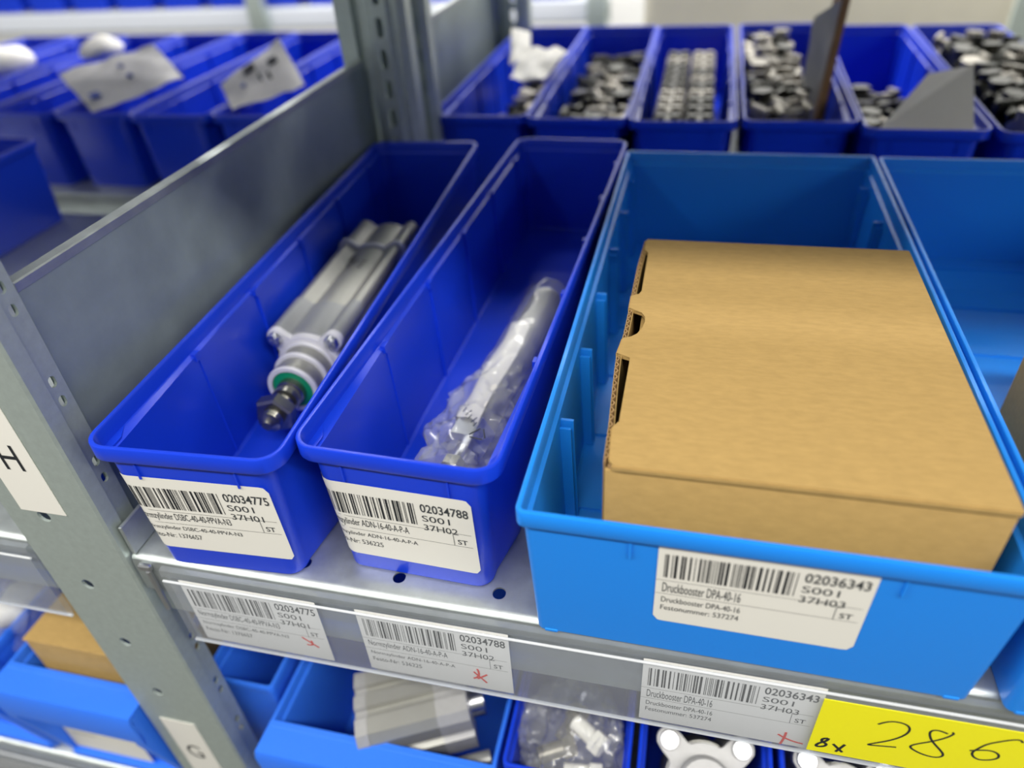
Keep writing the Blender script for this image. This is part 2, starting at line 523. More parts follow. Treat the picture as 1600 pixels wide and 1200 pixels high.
def make_post(name, x0, y0, z0, z1, label, facing=1, slots=None, holes=None, wide=.075):
    """cold rolled upright: front face, side returns, inner lips (facing=1: face towards -y)"""
    root = empty(name, (x0 + wide / 2, y0, z0)); tag(root, label, 'upright')
    w2 = wide / 2
    bm = bmesh.new()
    prof = [(-w2 + .010, .030 * facing), (-w2, .0285 * facing), (-w2, .0015 * facing), (-w2 + .0015, 0), (w2 - .0015, 0), (w2, .0015 * facing), (w2, .0115 * facing), (w2 - .0030, .0135 * facing), (w2 - .0030, .0255 * facing)]
    sheet(bm, prof, 'z', 0, z1 - z0, .0018 * facing)
    o = obj('channel', bm, 'post_steel', root)
    cb = bmesh.new()
    for hx, hz, hw, hh in (holes or []): stadium(cb, hx - x0 - w2, hz - z0, hw, hh, -.01, .006, 'y')
    for k in range(14):
        for dz in (0, .0135):
            stadium(cb, .0185, z1 - z0 - .13 - .060 * k - dz, 0.0024, .0036, w2 - .02, w2 + .02, 'x')
    bpy.context.view_layer.update()
    boolean(o, cb)
    return root
hs = [(-.0997, .033 + .0678 * k, .0042, .0034) for k in range(-5, 5)]
for i, h in enumerate(hs): hs[i] = (h[0], h[1], .0046, .0050)
p1 = make_post('upright_post', -.130, -.0085, -.40, .62, 'perforated galvanised steel upright in the foreground with letter stickers', holes=hs)
# letter stickers
def sticker(parent, x0, x1, z0, z1, y, ch, cu, cz, cw, chh, lab):
    px, py, pz = parent.location
    bm = bmesh.new()
    box(bm, x0 - px, x1 - px, y - .0004 - py, y - py, z0 - pz, z1 - pz)
    s = obj('letter_sticker', bm, 'paper', parent); s['label'] = lab
    bm = bmesh.new()
    add_geo(bm, text_geo(ch, cu - cw / 2, cu + cw / 2, cz - chh / 2, cz + chh / 2), lambda u, v, off: (u - px, y - .0006 - py, v - pz), 0)
    obj('letter', bm, 'ink', s, keepn=True)
sticker(p1, -.1140, -.0800, .0375, .170, -.0087, 'H', -.0963, .0845, .0135, .0205, 'white paper sticker with the letter H')
sticker(p1, -.1150, -.0820, -.340, -.2140, -.0087, 'G', -.0995, -.2650, .0150, .0215, 'white paper sticker with the letter G')

# sheet divider between front and back uprights
def divider(x, y0, y1, z1, label):
    root = empty('divider_panel', (x, y0, 0)); tag(root, label, 'divider')
    bm = bmesh.new()
    sheet(bm, [(-.0095, .0008), (-.0010, .0), (0, .001), (0, y1 - y0)], 'z', .001, z1, .001)
    obj('panel', bm, 'galvanised_panel', root)
    bm = bmesh.new()
    sheet(bm, [(.0006, z1 - .006), (.0010, z1 - .0008), (.0002, z1), (-.0065, z1 + .0003), (-.0075, z1 - .0006), (-.0075, z1 - .008)], 'y', .0005, y1 - y0, .001)
    obj('top_flange', bm, 'galvanised', root)
    return root
divider(-.0654, .0220, .5030, .1855, 'tall grey steel divider panel left of the first dark blue bin')
divider(-.0654, .6050, 1.060, .1855, 'steel divider panel of the back shelf, behind the far upright')

def slotted_post(x0, y0, z0, z1, label, slots=True):
    root = empty('upright_post', (x0, y0, z0)); tag(root, label, 'upright')
    prof = [(-.012, .022), (-.012, .0), (.0060, .0), (.0075, .010), (.0140, .010), (.0150, .004), (.0230, .004), (.0265, -.002), (.0445, -.002), (.0480, .004), (.054, .004), (.0595, .012), (.0595, .030)]
    bm = bmesh.new(); sheet(bm, prof, 'z', 0, z1 - z0, .0016)
    o = obj('channel', bm, 'post_steel', root)
    if slots:
        cb = bmesh.new()
        for k in range(12): stadium(cb, .0345, z1 - z0 - .195 - .0300 * k, .0042, .0095, -.012, .004, 'y')
        bpy.context.view_layer.update(); boolean(o, cb)
        bm = bmesh.new(); cyl(bm, (.0125, .001, z1 - z0 - .325), (.0125, .0035, z1 - z0 - .325), .003); obj('rivet', bm, 'chrome', root)
    return root
slotted_post(-.0755, .505, -.40, .62, 'slotted steel upright at the rear of the front shelf, end of the divider')
slotted_post(-.0755, .566, -.40, .62, 'steel upright of the back shelf, directly behind the slotted one')
slotted_post(-.0690, 1.065, -.40, .62, 'dark steel upright at the far end of the back divider panel')

# price-rail style clear label holders
def label_holder(x0, x1, z, label):
    bm = bmesh.new()
    y = -.0056
    sheet(bm, [(y - .0052, z - .0132), (y - .0058, z - .0145), (y - .0058, z - .0745), (y - .0045, z - .0775), (y - .0020, z - .0775), (y - .0008, z - .0745), (y - .0008, z - .012), (y - .0040, z - .0085), (y - .0036, z - .0035), (y - .0004, z - .0030)], 'x', x0, x1, .0006)
    o = obj('label_holder', bm, 'clear_strip'); tag(o, label, 'label holder')
    for nm, yy, zz, r in (('bottom_bead', y - .0034, z - .0778, .0012), ('top_lip', y - .0046, z - .0128, .0009)):
        bm = bmesh.new(); cyl(bm, (x0, yy, zz), (x1, yy, zz), r, seg=10); obj(nm, bm, 'edge_highlight', o)
label_holder(-.0300, .90, 0, 'long clear plastic label strip clipped on the shelf edge, right of the upright')
label_holder(-1.10, -.1335, 0, 'clear plastic label strip on the shelf edge left of the upright, empty')
label_holder(-1.10, -.2000, -.3605, 'clear plastic label strip on the lower shelf edge, bottom left corner')

def stroke(bm, pts, y, w):
    cu = bpy.data.curves.new('s', 'CURVE'); cu.dimensions = '3D'; cu.bevel_depth = w; cu.bevel_resolution = 2; cu.use_fill_caps = True; cu.resolution_u = 5
    sp = cu.splines.new('NURBS'); sp.points.add(len(pts) - 1)
    for p, q in zip(sp.points, pts): p.co = (q[0], 0, q[1], 1)
    sp.use_endpoint_u = True; sp.order_u = 3
    o = bpy.data.objects.new('s', cu); C.objects.link(o); bpy.context.view_layer.update()
    me = bpy.data.meshes.new_from_object(o.evaluated_get(bpy.context.evaluated_depsgraph_get()))
    bpy.data.objects.remove(o, do_unlink=True)
    vs = [bm.verts.new((v.co.x, y + v.co.y * 0.12, v.co.z)) for v in me.vertices]
    for p in me.polygons:
        try: bm.faces.new([vs[i] for i in p.vertices])
        except ValueError: pass

def shelf_tag(k, x0, zb, label, marks):
    mp = lambda u, v, off: (x0 + u, -.0084 - off * .35, zb + v)
    o = make_label(None, mp, *INFO[k], rc=.0003, m='tag_paper', toplevel='shelf_tag', cut_top=0)
    tag(o, label, 'label', 'paper tags in the clear shelf strip')
    bm = bmesh.new()
    for s in marks: stroke(bm, s, -.0087, .0007)
    obj('red_pen_mark', bm, 'red_ink', o)
shelf_tag(1, -.0200, -.0745, 'white shelf tag for 37H01, leftmost in the clear strip', [[(.0577, -.0524), (.068, -.0615)], [(.0638, -.0549), (.0656, -.061), (.0597, -.06)]])
shelf_tag(2, .1030, -.0740, 'white shelf tag for 37H02 under the second dark bin', [[(.1747, -.0567), (.1825, -.0669)], [(.1773, -.053), (.1797, -.0612), (.174, -.0642)], [(.1833, -.0576), (.1767, -.0639)]])
shelf_tag(3, .2775, -.0745, 'white shelf tag for 37H03 beside the yellow card', [[(.3567, -.0645), (.3629, -.0696), (.3711, -.0702)], [(.3606, -.0611), (.3606, -.0686), (.3592, -.0748)]])
# yellow card with handwriting, in front of the strip
bm = bmesh.new(); box(bm, .3725, .500, -.0121, -.0117, -.0690, -.0158)
yc = obj('price_card', bm, 'yellow_card'); tag(yc, 'bright yellow card with handwritten black numbers on the shelf edge', 'card')
bm = bmesh.new()
for s in ([(.3813, -.0532), (.3784, -.0539), (.3786, -.0579), (.3819, -.0591), (.3808, -.0625), (.3762, -.0639), (.3772, -.0599), (.3814, -.0561), (.3816, -.0531)], [(.3848, -.058), (.3908, -.0649)], [(.3907, -.0565), (.3875, -.0655)]):
    stroke(bm, s, -.01225, .0008)
N2 = [(.4019, -.0305), (.4056, -.0258), (.4126, -.025), (.4173, -.0282), (.4174, -.035), (.4121, -.0432), (.4038, -.0499), (.4007, -.0526), (.4058, -.0516), (.4153, -.0497)]
N8 = [(.4349, -.0281), (.4311, -.0263), (.4276, -.0269), (.4266, -.0299), (.4287, -.0357), (.4317, -.0399), (.4352, -.044), (.4387, -.0488), (.4374, -.0521), (.4333, -.0531), (.4271, -.0514), (.4206, -.047), (.4232, -.0432), (.4299, -.0379), (.4347, -.0328), (.4372, -.0285), (.4375, -.0265), (.4365, -.0262)]
N6 = [(.4684, -.0244), (.4674, -.0222), (.4639, -.0229), (.4592, -.0266), (.4541, -.0312), (.4516, -.0369), (.4499, -.0416), (.4517, -.0456), (.4553, -.0476), (.4602, -.0456), (.4629, -.0425), (.462, -.0388), (.4587, -.0367), (.4541, -.0372), (.4486, -.0401)]
for s in (N2, N8, N6): stroke(bm, s, -.01225, .0006)
obj('handwriting', bm, 'ink', yc)

# ---------------------------------------------------------------- pneumatic cylinder in the first bin
def lobed(y, R, c, rl, n=96, s=1.0):
    """cross section: round barrel with four corner ridges"""
    pts = []
    for i in range(n):
        t = 2 * PI * i / n
        d = Vector((math.cos(t), math.sin(t)))
        best = R
        for sx in (-1, 1):
            for sz in (-1, 1):
                cc = Vector((sx * c, sz * c))
                b = d.dot(cc); q = cc.length_squared - rl * rl
                disc = b * b - q
                if b > 0 and disc >= 0: best = max(best, b + math.sqrt(disc))
                # flank of the ridge
                cd_ = cc.normalized(); perp = abs(d.x * cd_.y - d.y * cd_.x); al = d.dot(cd_)
                if al > 0 and perp > 1e-6:
                    rr = rl / perp
                    if rr * al < cc.length: best = max(best, min(rr, 0.97 * (cc.length)))
        pts.append((d.x * best * s, y, d.y * best * s))
    return pts

def make_cylinder(loc, rz, label, hexnut=True):
    root = empty('pneumatic_cylinder', loc, rz); tag(root, label, 'cylinder')
    bm = bmesh.new(); loft(bm, [lobed(.052, .0270, .0240, .0058), lobed(.155, .0270, .0240, .0058)]); obj('barrel', bm, 'aluminium', root)
    # front cap: cast flange with four ears, then boss
    bm = bmesh.new()
    loft(bm, [lobed(.0008, .0265, .0235, .0078, s=.985), lobed(0.002, .0265, .0235, .0078), lobed(.006, .0265, .0235, .0078)])
    obj('front_flange', bm, 'cast_white', root)
    bm = bmesh.new(); loft(bm, [lobed(.006, .0278, .0235, .0074), lobed(.052, .0278, .0235, .0074)]); obj('front_cap', bm, 'cap_grey', root)
    bm = bmesh.new()
    lathe_y(bm, [(-.0310, .0155), (-.0322, .0165), (-.0322, .0188), (-.0310, .0200), (-.0260, .0202), (-.0245, .0190), (-.0165, .0190), (-.0155, .0212), (-.0125, .0216), (-.0100, .0205), (.002, .0210)])
    obj('boss', bm, 'aluminium', root)
    for ya, yb_, r_ in ((-.0326, -.0295, .0204), (-.0170, -.0135, .0222), (-.0035, .0005, .0232)):
        bm = bmesh.new(); lathe_y(bm, [(ya, .0166), (ya, r_ - .0006), (ya + .0006, r_), (yb_ - .0006, r_), (yb_, r_ - .0006), (yb_, .0166)], ring=True); obj('boss_ring', bm, 'cast_white', root)
    bm = bmesh.new()
    lathe_y(bm, [(-.0305, .0095), (-.0325, .0100), (-.0318, .0160), (-.0290, .0168)])
    obj('wiper_seal', bm, 'green_seal', root)
    for sx in (-1, 1):
        for sz in (-1, 1):
            bm = bmesh.new()
            lathe_y(bm, [(-.0036, .0022), (-.0036, .0046), (-.0028, .0056), (.0, .0060), (.002, .0060)], 16, sx * .0235, sz * .0235)
            cb = len(bm.verts)
            for k in range(3):
                a = PI * k / 3
                dx, dz = math.cos(a) * .0034, math.sin(a) * .0034
                cyl(bm, (sx * .0235 - dx, -.0037, sz * .0235 - dz), (sx * .0235 + dx, -.0037, sz * .0235 + dz), .0006, seg=6)
            obj('screw', bm, 'chrome', root)
    bm = bmesh.new(); lathe_y(bm, [(-.0475, .0080), (-.0465, .0105), (-.0420, .0105), (-.0410, .0095), (-.0385, .0095), (-.0375, .0110), (-.030, .0110)]); obj('piston_rod', bm, 'bright_steel', root)
    bm = bmesh.new()
    prof = []
    for k in range(11):
        prof += [(-.0735 + .0026 * k, .0074 if k else .0060), (-.0735 + .0026 * k + .0013, .0082)]
    lathe_y(bm, [(-.0760, .0035)] + prof + [(-.0455, .0075), (-.044, .0075)], 24)
    obj('threaded_tip', bm, 'bright_steel', root)
    bm = bmesh.new()
    hx = lambda y, r: [(r * math.cos(PI / 3 * k + .3), y, r * math.sin(PI / 3 * k + .3)) for k in range(6)]
    loft(bm, [hx(-.0655, .0135), hx(-.0640, .0155), hx(-.0560, .0155), hx(-.0545, .0135)])
    obj('hex_nut', bm, 'bright_steel', root, sharp=20)
    # rear: cast ring and end cap
    bm = bmesh.new(); loft(bm, [lobed(.155, .0292, .0242, .0088), lobed(.1590, .0292, .0242, .0088)]); obj('rear_ring', bm, 'cast_white', root)
    bm = bmesh.new(); loft(bm, [lobed(.1585, .0268, .0235, .0068), lobed(.206, .0268, .0235, .0068), lobed(.208, .0265, .0232, .006)]); obj('end_cap', bm, 'aluminium', root)
    # printed type plate on top
    bm = bmesh.new()
    def mp(u, v, off):
        a = PI / 2 - (u / .0275)
        return ((.0275 + off) * math.cos(a), v, (.0275 + off) * math.sin(a))
    for r in range(3):
        add_geo(bm, rect_geo(-.010, -.001 - .002 * r, .125 - r * .006, .127 - r * .006), mp, .0003)
        add_geo(bm, rect_geo(.001, .007 - .001 * r, .125 - r * .006, .127 - r * .006), mp, .0003)
    add_geo(bm, rect_geo(-.014, -.009, .128, .140), mp, .0003)
    obj('type_print', bm, 'grey_ink', root, keepn=True)
    return root
make_cylinder((-.0011, .1705, .0345), .035, 'big grey pneumatic cylinder with green seal and hex nut inside the first dark bin')

# ---------------------------------------------------------------- bagged cylinder in the second bin
def along(p0, p1):
    return (Vector(p1) - Vector(p0)).to_track_quat('Z', 'Y').to_matrix().to_4x4()
P0 = Vector((.1400, .070, .024)); P1 = Vector((.1650, .300, .030))
ax = (P1 - P0).normalized()
root = empty('slim_cylinder', P0); tag(root, 'slim silver round cylinder inside the clear bag', 'cylinder')
Q = along(P0, P1)
def put(bm): bmesh.ops.transform(bm, matrix=Q, verts=bm.verts); return bm
bm = bmesh.new(); cyl(bm, (0, 0, .055), (0, 0, .232), .0135, seg=32); obj('barrel', put(bm), 'aluminium', root)
bm = bmesh.new(); cyl(bm, (0, 0, .035), (0, 0, .055), .0160, seg=6); obj('head', put(bm), 'chrome', root)
bm = bmesh.new(); cyl(bm, (0, 0, .005), (0, 0, .036), .0052, seg=20); obj('rod', put(bm), 'chrome', root)
bm = bmesh.new(); cyl(bm, (0, 0, .012), (0, 0, .020), .0095, seg=6); obj('nut', put(bm), 'bright_steel', root)
# bag
root = empty('plastic_bag', P0); tag(root, 'clear crumpled plastic bag around the slim cylinder in the second dark bin', 'bag')
bm = bmesh.new()
rings = []
NS = 72; NA = 56
for i in range(NS + 1):
    t = i / NS
    zz = -.030 + t * .276
    a = .0250 if t < .42 else .0250 - .0065 * min(1, (t - .42) / .2)
    b = .0200 if t < .42 else .0185
    if t < .06: a *= .75 + 4 * t
    if t < .12: b *= .35 + t * 5.4
    if t > .985: a *= .82; b *= .82
    ring = []
    for k in range(NA):
        th = 2 * PI * k / NA
        p = Vector((a * math.cos(th), b * math.sin(th), zz))
        amp = .0080 if t < .45 else .0012
        if .42 < t < .58: amp = .0012 + .0068 * (.58 - t) / .16
        n1 = noise.noise(Vector((p.x * 55, p.y * 55, p.z * 48)))
        n2 = 1 - abs(noise.noise(Vector((p.x * 90 + 5, p.y * 90, p.z * 60 + p.x * 30)))) * 4.5
        p.x += math.cos(th) * amp * (n1 * 1.1 + n2 * .42); p.y += math.sin(th) * amp * (n1 * .8 + n2 * .42)
        ring.append(p)
    rings.append(ring)
loft(bm, rings, True, True)
bmesh.ops.transform(bm, matrix=Q, verts=bm.verts)
for v in bm.verts:
    v.co.z = max(v.co.z, .0036 - P0.z)
obj('film', bm, 'poly_bag', root, sharp=24)
bm = bmesh.new()
for k in range(3):
    a0 = 2 * PI * k / 3 + .4; a1 = a0 + 1.7
    p = Vector((.0060 * math.cos(a0), .0060 * math.sin(a0))); q = Vector((.0060 * math.cos(a1), .0060 * math.sin(a1)))
    cyl(bm, (p.x, p.y, 0), (q.x, q.y, 0), .0005, seg=6)
for k in range(5):
    cyl(bm, (-.030 + .0045 * k, .004 + .002 * (k % 2), 0), (-.0275 + .0045 * k, .0005, 0), .00045, seg=6)
bmesh.ops.transform(bm, matrix=Matrix.Translation((.018, .028, .0215)) @ Matrix.Rotation(-.9, 4, 'Z'), verts=bm.verts)
obj('recycling_mark', bm, 'grey_ink', root)
# label sheet inside the bag, lying over the upper left of the cylinder
UP = (Q.to_3x3().inverted() @ Vector((0, 0, 1))); LF = (Q.to_3x3().inverted() @ Vector((-1, 0, 0)))
bm = bmesh.new()
rows = []
for i in range(17):
    t = i / 16
    zz = .052 + t * .125
    row = []
    for k in range(11):
        a = math.radians(-28 + 118 * k / 10 + 4 * math.sin(t * 7) + 6 * t)
        r = .0158 + .0009 * math.sin(t * 11 + k * .35)
        p = (UP * math.cos(a) + LF * math.sin(a)) * r
        row.append(bm.verts.new((p.x, p.y, zz + .014 * (k / 10 - .5) + .002 * math.sin(k))))
    rows.append(row)
for a_, b_ in zip(rows[:-1], rows[1:]):
    for k in range(10): bm.faces.new((a_[k], a_[k + 1], b_[k + 1], b_[k]))
bmesh.ops.transform(bm, matrix=Q, verts=bm.verts)
wl = obj('paper_slip', bm, 'paper'); wl.location = P0
tag(wl, 'white folded paper slip wrapped on the slim cylinder under the bag', 'paper')

# ---------------------------------------------------------------- cartons
def carton(name, loc, rz, W, D, Hc, label, slots=True):
    root = empty(name, loc, rz); tag(root, label, 'carton')
    t = .003
    # front panel, right and back walls (one wrap), rounded top edges
    bm = bmesh.new()
    box(bm, .0005, W - .0005, 0, t, 0, Hc - .0040, .0012, seg=2)
    obj('front_panel', bm, 'kraft', root)
    bm = bmesh.new()
    box(bm, W - t, W, t, D - t, 0, Hc - t - .0002, .0004)
    obj('side_panel', bm, 'kraft', root)
    bm = bmesh.new(); box(bm, 0, W, D - t, D, 0, Hc - .0015, .0008); obj('back_panel', bm, 'kraft', root)
    bm = bmesh.new(); box(bm, .002, W - .002, .0012, t, Hc - .0045, Hc - .0025); obj('folded_edge', bm, 'kraft_edge', root)
    bm = bmesh.new(); box(bm, t, W - t, t, D - t, 0, t); obj('bottom_panel', bm, 'kraft', root)
    # left wall, slightly bowed out, with its corrugated edge: outer liner, inner liner, fluting between
    zt = Hc - .0010
    K = [(t, -.0004), (.03, -.0012), (.062, -.0030), (.0886, -.0042), (.112, -.0026), (.139, -.0022), (.155, -.0024), (.20, -.0020), (D - t, -.0002)] if slots else [(t, 0), (D - t, 0)]
    def wx(y):
        for (ya, xa), (yb, xb) in zip(K[:-1], K[1:]):
            if y <= yb: return xa + (xb - xa) * (y - ya) / (yb - ya)
        return K[-1][1]
    n = 60
    ys = [t + (D - 2 * t) * k / n for k in range(n + 1)]
    bm = bmesh.new()
    sheet(bm, [(wx(y), y) for y in ys], 'z', 0, zt, -.0004)
    sheet(bm, [(wx(y) + .0026, y) for y in ys], 'z', 0, zt, -.0004)
    lw = obj('side_panel', bm, 'kraft', root)
    bm = bmesh.new()
    n = int(D / .0008)
    pts = []
    for k in range(n + 1):
        y = t + (D - 2 * t) * k / n
        pts.append((wx(y) + .0014 + .0009 * math.sin(2 * PI * y / .0058), y))
    sheet(bm, pts, 'z', 0, zt, .00045)
    obj('fluting', bm, 'kraft_edge', lw)
    bm = bmesh.new(); box(bm, .0060, .0068, .110, .156, t, Hc - .0060); box(bm, .0068, .014, .110, .156, Hc - .0068, Hc - .0060); obj('inner_flap', bm, 'kraft', root)
    # lid: outline with tuck notches on the left edge
    if slots:
        left = [(.0030, .0035), (.0036, .0010), (.0055, .0), ]
        right = [(W - .001, 0), (W, .0012), (W, D - .001), (W - .001, D)]
        L = [(.0020, D), (.0006, D - .002), (.0006, D - .018), (.0044, D - .022), (.0044, .166), (.0030, .1615), (-.0026, .1600), (-.0026, .1440),
             (.0030, .1420), (.0065, .1400), (.0090, .1350), (.0095, .1290), (.0085, .1220), (.0060, .1150), (.0030, .1115), (-.0030, .1095), (-.0046, .0935), (.0030, .0910), (.0044, .0900), (.0044, .0330), (.0004, .0285), (.0018, .006)]
        out = left + right + L
    else:
        out = [(0, 0), (W, 0), (W, D), (0, D)]
    bm = bmesh.new()
    def edge_sag(x, y): return -.0012 * math.exp(-((W - x) / .05) ** 2)
    a = [bm.verts.new((x, y - .0012, Hc - t)) for x, y in out]
    b = [bm.verts.new((x, y - .0012, Hc)) for x, y in out]
    bm.faces.new(b); bm.faces.new(a[::-1])
    for i in range(len(out)):
        j = (i + 1) % len(out)
        bm.faces.new((a[i], a[j], b[j], b[i]))
    es = [e for e in bm.edges if abs(e.verts[0].co.z - Hc) < 1e-6 and abs(e.verts[1].co.z - Hc) < 1e-6]
    bmesh.ops.bevel(bm, geom=es, offset=.0006, segments=2, affect='EDGES')
    obj('lid', bm, 'kraft', root)
    return root
carton('cardboard_box', (.2512, .0045, .0050), 0.0, .1765, .2425, .1150, 'large brown cardboard box with tuck lid filling the light blue bin')
carton('cardboard_box', (.5030, .0700, .0050), -.05, .14, .155, .0720, 'brown cardboard box in the right-hand light blue bin, cut off by the photo edge', slots=False)

# ---------------------------------------------------------------- back rows of dark bins
RB = [.02 + .0875 * k for k in range(1, 6)]
proto = make_bin('storage_bin', DARKW, 'dark_blue_plastic', (-.030, .586, 0), .0, 'dark blue bin in the back row, nearest right of the divider, with a white bag', ribs=RB, detail=False, group='dark blue bins in the back row, right of the divider')
right_row = [(.0875, .580, .0, 'dark blue bin in the back row, second right of the divider'),
             (.2065, .574, .0, 'dark blue bin in the back row with neatly stacked metal blocks'),
             (.3290, .578, -.01, 'dark blue bin in the back row with a tall brown card standing in it'),
             (.4480, .556, -.02, 'dark blue bin in the back row with a grey card slanting across its front'),
             (.5710, .548, -.02, 'dark blue bin in the back row at the right photo edge, heaped with metal')]
bins_r = [proto]
for x, y, a, lb in right_row:
    c = copy_tree(proto); c.location = (x, y, 0); c.rotation_euler[2] = a; c['label'] = lb; bins_r.append(c)
names = ['directly left of the divider', 'second left of the divider', 'third left of the divider', 'fourth left of the divider, under the larger bag', 'fifth left of the divider', 'sixth left of the divider', 'seventh left of the divider', 'at the left photo edge']
for k in range(8):
    c = copy_tree(proto); c.location = (-.203 - .1215 * k, .582 - .003 * (k % 3), 0); c.rotation_euler[2] = .006 * ((k * 7) % 3 - 1)
    c['label'] = 'dark blue back-row bin ' + names[k]; c['group'] = 'dark blue bins in the back row, left of the divider'
c = copy_tree(proto); c.location = (-.6180, -.0140, 0); c.rotation_euler[2] = 0
c['label'] = 'dark blue bin on the left front shelf, standing alone at the left edge'; del c['group']

# metal pieces
def piece_bracket():
    bm = bmesh.new()
    box(bm, -.016, .016, -.011, .011, 0, .006, .001)
    box(bm, -.016, -.010, -.011, .011, .005, .026, .0015)
    box(bm, .010, .016, -.011, .011, .005, .026, .0015)
    cyl(bm, (-.0175, 0, .018), (.0175, 0, .018), .0045, seg=14)
    return bm
def piece_elbow():
    bm = bmesh.new()
    cyl(bm, (0, -.014, .012), (0, .012, .012), .011, seg=16)
    cyl(bm, (0, .004, .012), (0, .004, .029), .0085, seg=16)
    cyl(bm, (0, -.017, .012), (0, -.013, .012), .0125, seg=6)
    cyl(bm, (0, .004, .027), (0, .004, .030), .0105, seg=6)
    return bm
def piece_block():
    bm = bmesh.new()
    box(bm, -.014, .014, -.012, .012, 0, .022, .002)
    cyl(bm, (-.007, 0, .022), (-.007, 0, .0245), .0048, seg=14)
    cyl(bm, (.007, 0, .022), (.007, 0, .0245), .0048, seg=14)
    return bm
KINDS = []
for nm, fn in (('metal_bracket', piece_bracket), ('pipe_elbow', piece_elbow), ('metal_block', piece_block)):
    for mm in ('forged_metal', 'pale_metal'):
        bm_ = fn(); bmesh.ops.scale(bm_, vec=(1.2, 1.2, 1.2), verts=bm_.verts); me_o = obj(nm, bm_, mm); KINDS.append((nm, me_o.data)); bpy.data.objects.remove(me_o, do_unlink=True)
rnd = random.Random(5)
WORDS = {'metal_bracket': 'U-shaped metal bracket', 'pipe_elbow': 'metal elbow fitting', 'metal_block': 'small metal block'}
def heap(b, yr, layers, kinds, where, jit=True, dx=.030, dy=.030, dz=.0265, p=1.0, xr=(.020, .099)):
    bx, by, _ = b.location
    for l in range(layers):
        y = yr[0] + l * .012
        while y < yr[1] - l * .006:
            nx = max(1, round((xr[1] - xr[0]) / dx))
            for i in range(nx):
                if rnd.random() > p: continue
                kk = rnd.choice(kinds)
                x = xr[0] + dx * (i + .5)
                if jit: x += rnd.uniform(-.002, .002)
                nm, me = KINDS[kk]
                o = bpy.data.objects.new(nm, me); C.objects.link(o)
                o.location = (bx + x - (y) * math.sin(b.rotation_euler[2]), by + y + (rnd.uniform(-.002, .002) if jit else 0), .0035 + l * dz)
                o.rotation_euler = (rnd.uniform(-.15, .15), rnd.uniform(-.15, .15), rnd.uniform(0, 6.28)) if jit else (0, 0, 0)
                if jit: o.location.z += .003
                tag(o, WORDS[nm] + ' lying in ' + where, 'metal part', WORDS[nm] + 's in ' + where)
            y += dy
heap(bins_r[0], (.04, .42), 1, [0, 1, 2, 3], 'the first back-row bin right of the divider', xr=(.030, .106), dx=.0315, dy=.036)
heap(bins_r[1], (.02, .44), 2, [0, 0, 1, 2, 4], 'the second back-row bin right of the divider', dx=.0315, dy=.036, dz=.034)
heap(bins_r[2], (.035, .40), 3, [4, 4, 5], 'the back-row bin with stacked blocks', jit=False, dx=.0365, dy=.0340, dz=.0300, xr=(.022, .096))
heap(bins_r[3], (.03, .46), 3, [0, 1, 2, 2, 3, 1], 'the back-row bin with the standing brown card', xr=(.010, .086), dx=.0315, dy=.036, dz=.034)
heap(bins_r[4], (.03, .28), 2, [0, 1, 2], 'the back-row bin with the slanting grey card', xr=(.012, .088), dx=.0315, dy=.036, dz=.034)
heap(bins_r[5], (.03, .46), 3, [0, 1, 2, 2, 3], 'the heaped back-row bin at the right photo edge', dx=.0315, dy=.036, dz=.034)

# white bag in the first back-row bin
def bag(name, pts, th, m, label, cat='bag', amp=.002, div=10, seed=1, parts=None):
    """pillow-like bag spanned between four corner points, with thickness and creases"""
    A, B_, D_, E_ = [Vector(p) for p in pts]
    nrm = (B_ - A).cross(E_ - A).normalized()
    bm = bmesh.new()
    for s in (1, -1):
        g = []
        for i in range(div + 1):
            row = []
            for j in range(div + 1):
                u, v = i / div, j / div
                p = A.lerp(B_, u).lerp(E_.lerp(D_, u), v)
                k = (math.sin(PI * u) * math.sin(PI * v)) ** .5 if 0 < i < div and 0 < j < div else 0
                n = noise.noise(p * 45 + Vector((seed, 0, 0)))
                row.append(bm.verts.new(p + nrm * (s * th / 2 * k + amp * n * 1.5)))
            g.append(row)
        for i in range(div):
            for j in range(div): bm.faces.new((g[i][j], g[i + 1][j], g[i + 1][j + 1], g[i][j + 1]))
    bmesh.ops.remove_doubles(bm, verts=bm.verts, dist=1e-6)
    o = obj(name, bm, m, sharp=40); tag(o, label, cat)
    return o
o = bag('plastic_bag', [(.035, .735, .108), (.082, .712, .108), (.102, .800, .128), (.040, .825, .128)], .020, 'white_plastic', 'white crumpled bag in the back-row bin nearest the divider', amp=.006, seed=3)
o = bag('paper_bag', [(.004, .885, .140), (.034, .875, .140), (.052, .790, .118), (.024, .780, .112)], .012, 'white_plastic', 'white upright bag end behind the crumpled white bag', amp=.004, seed=9)
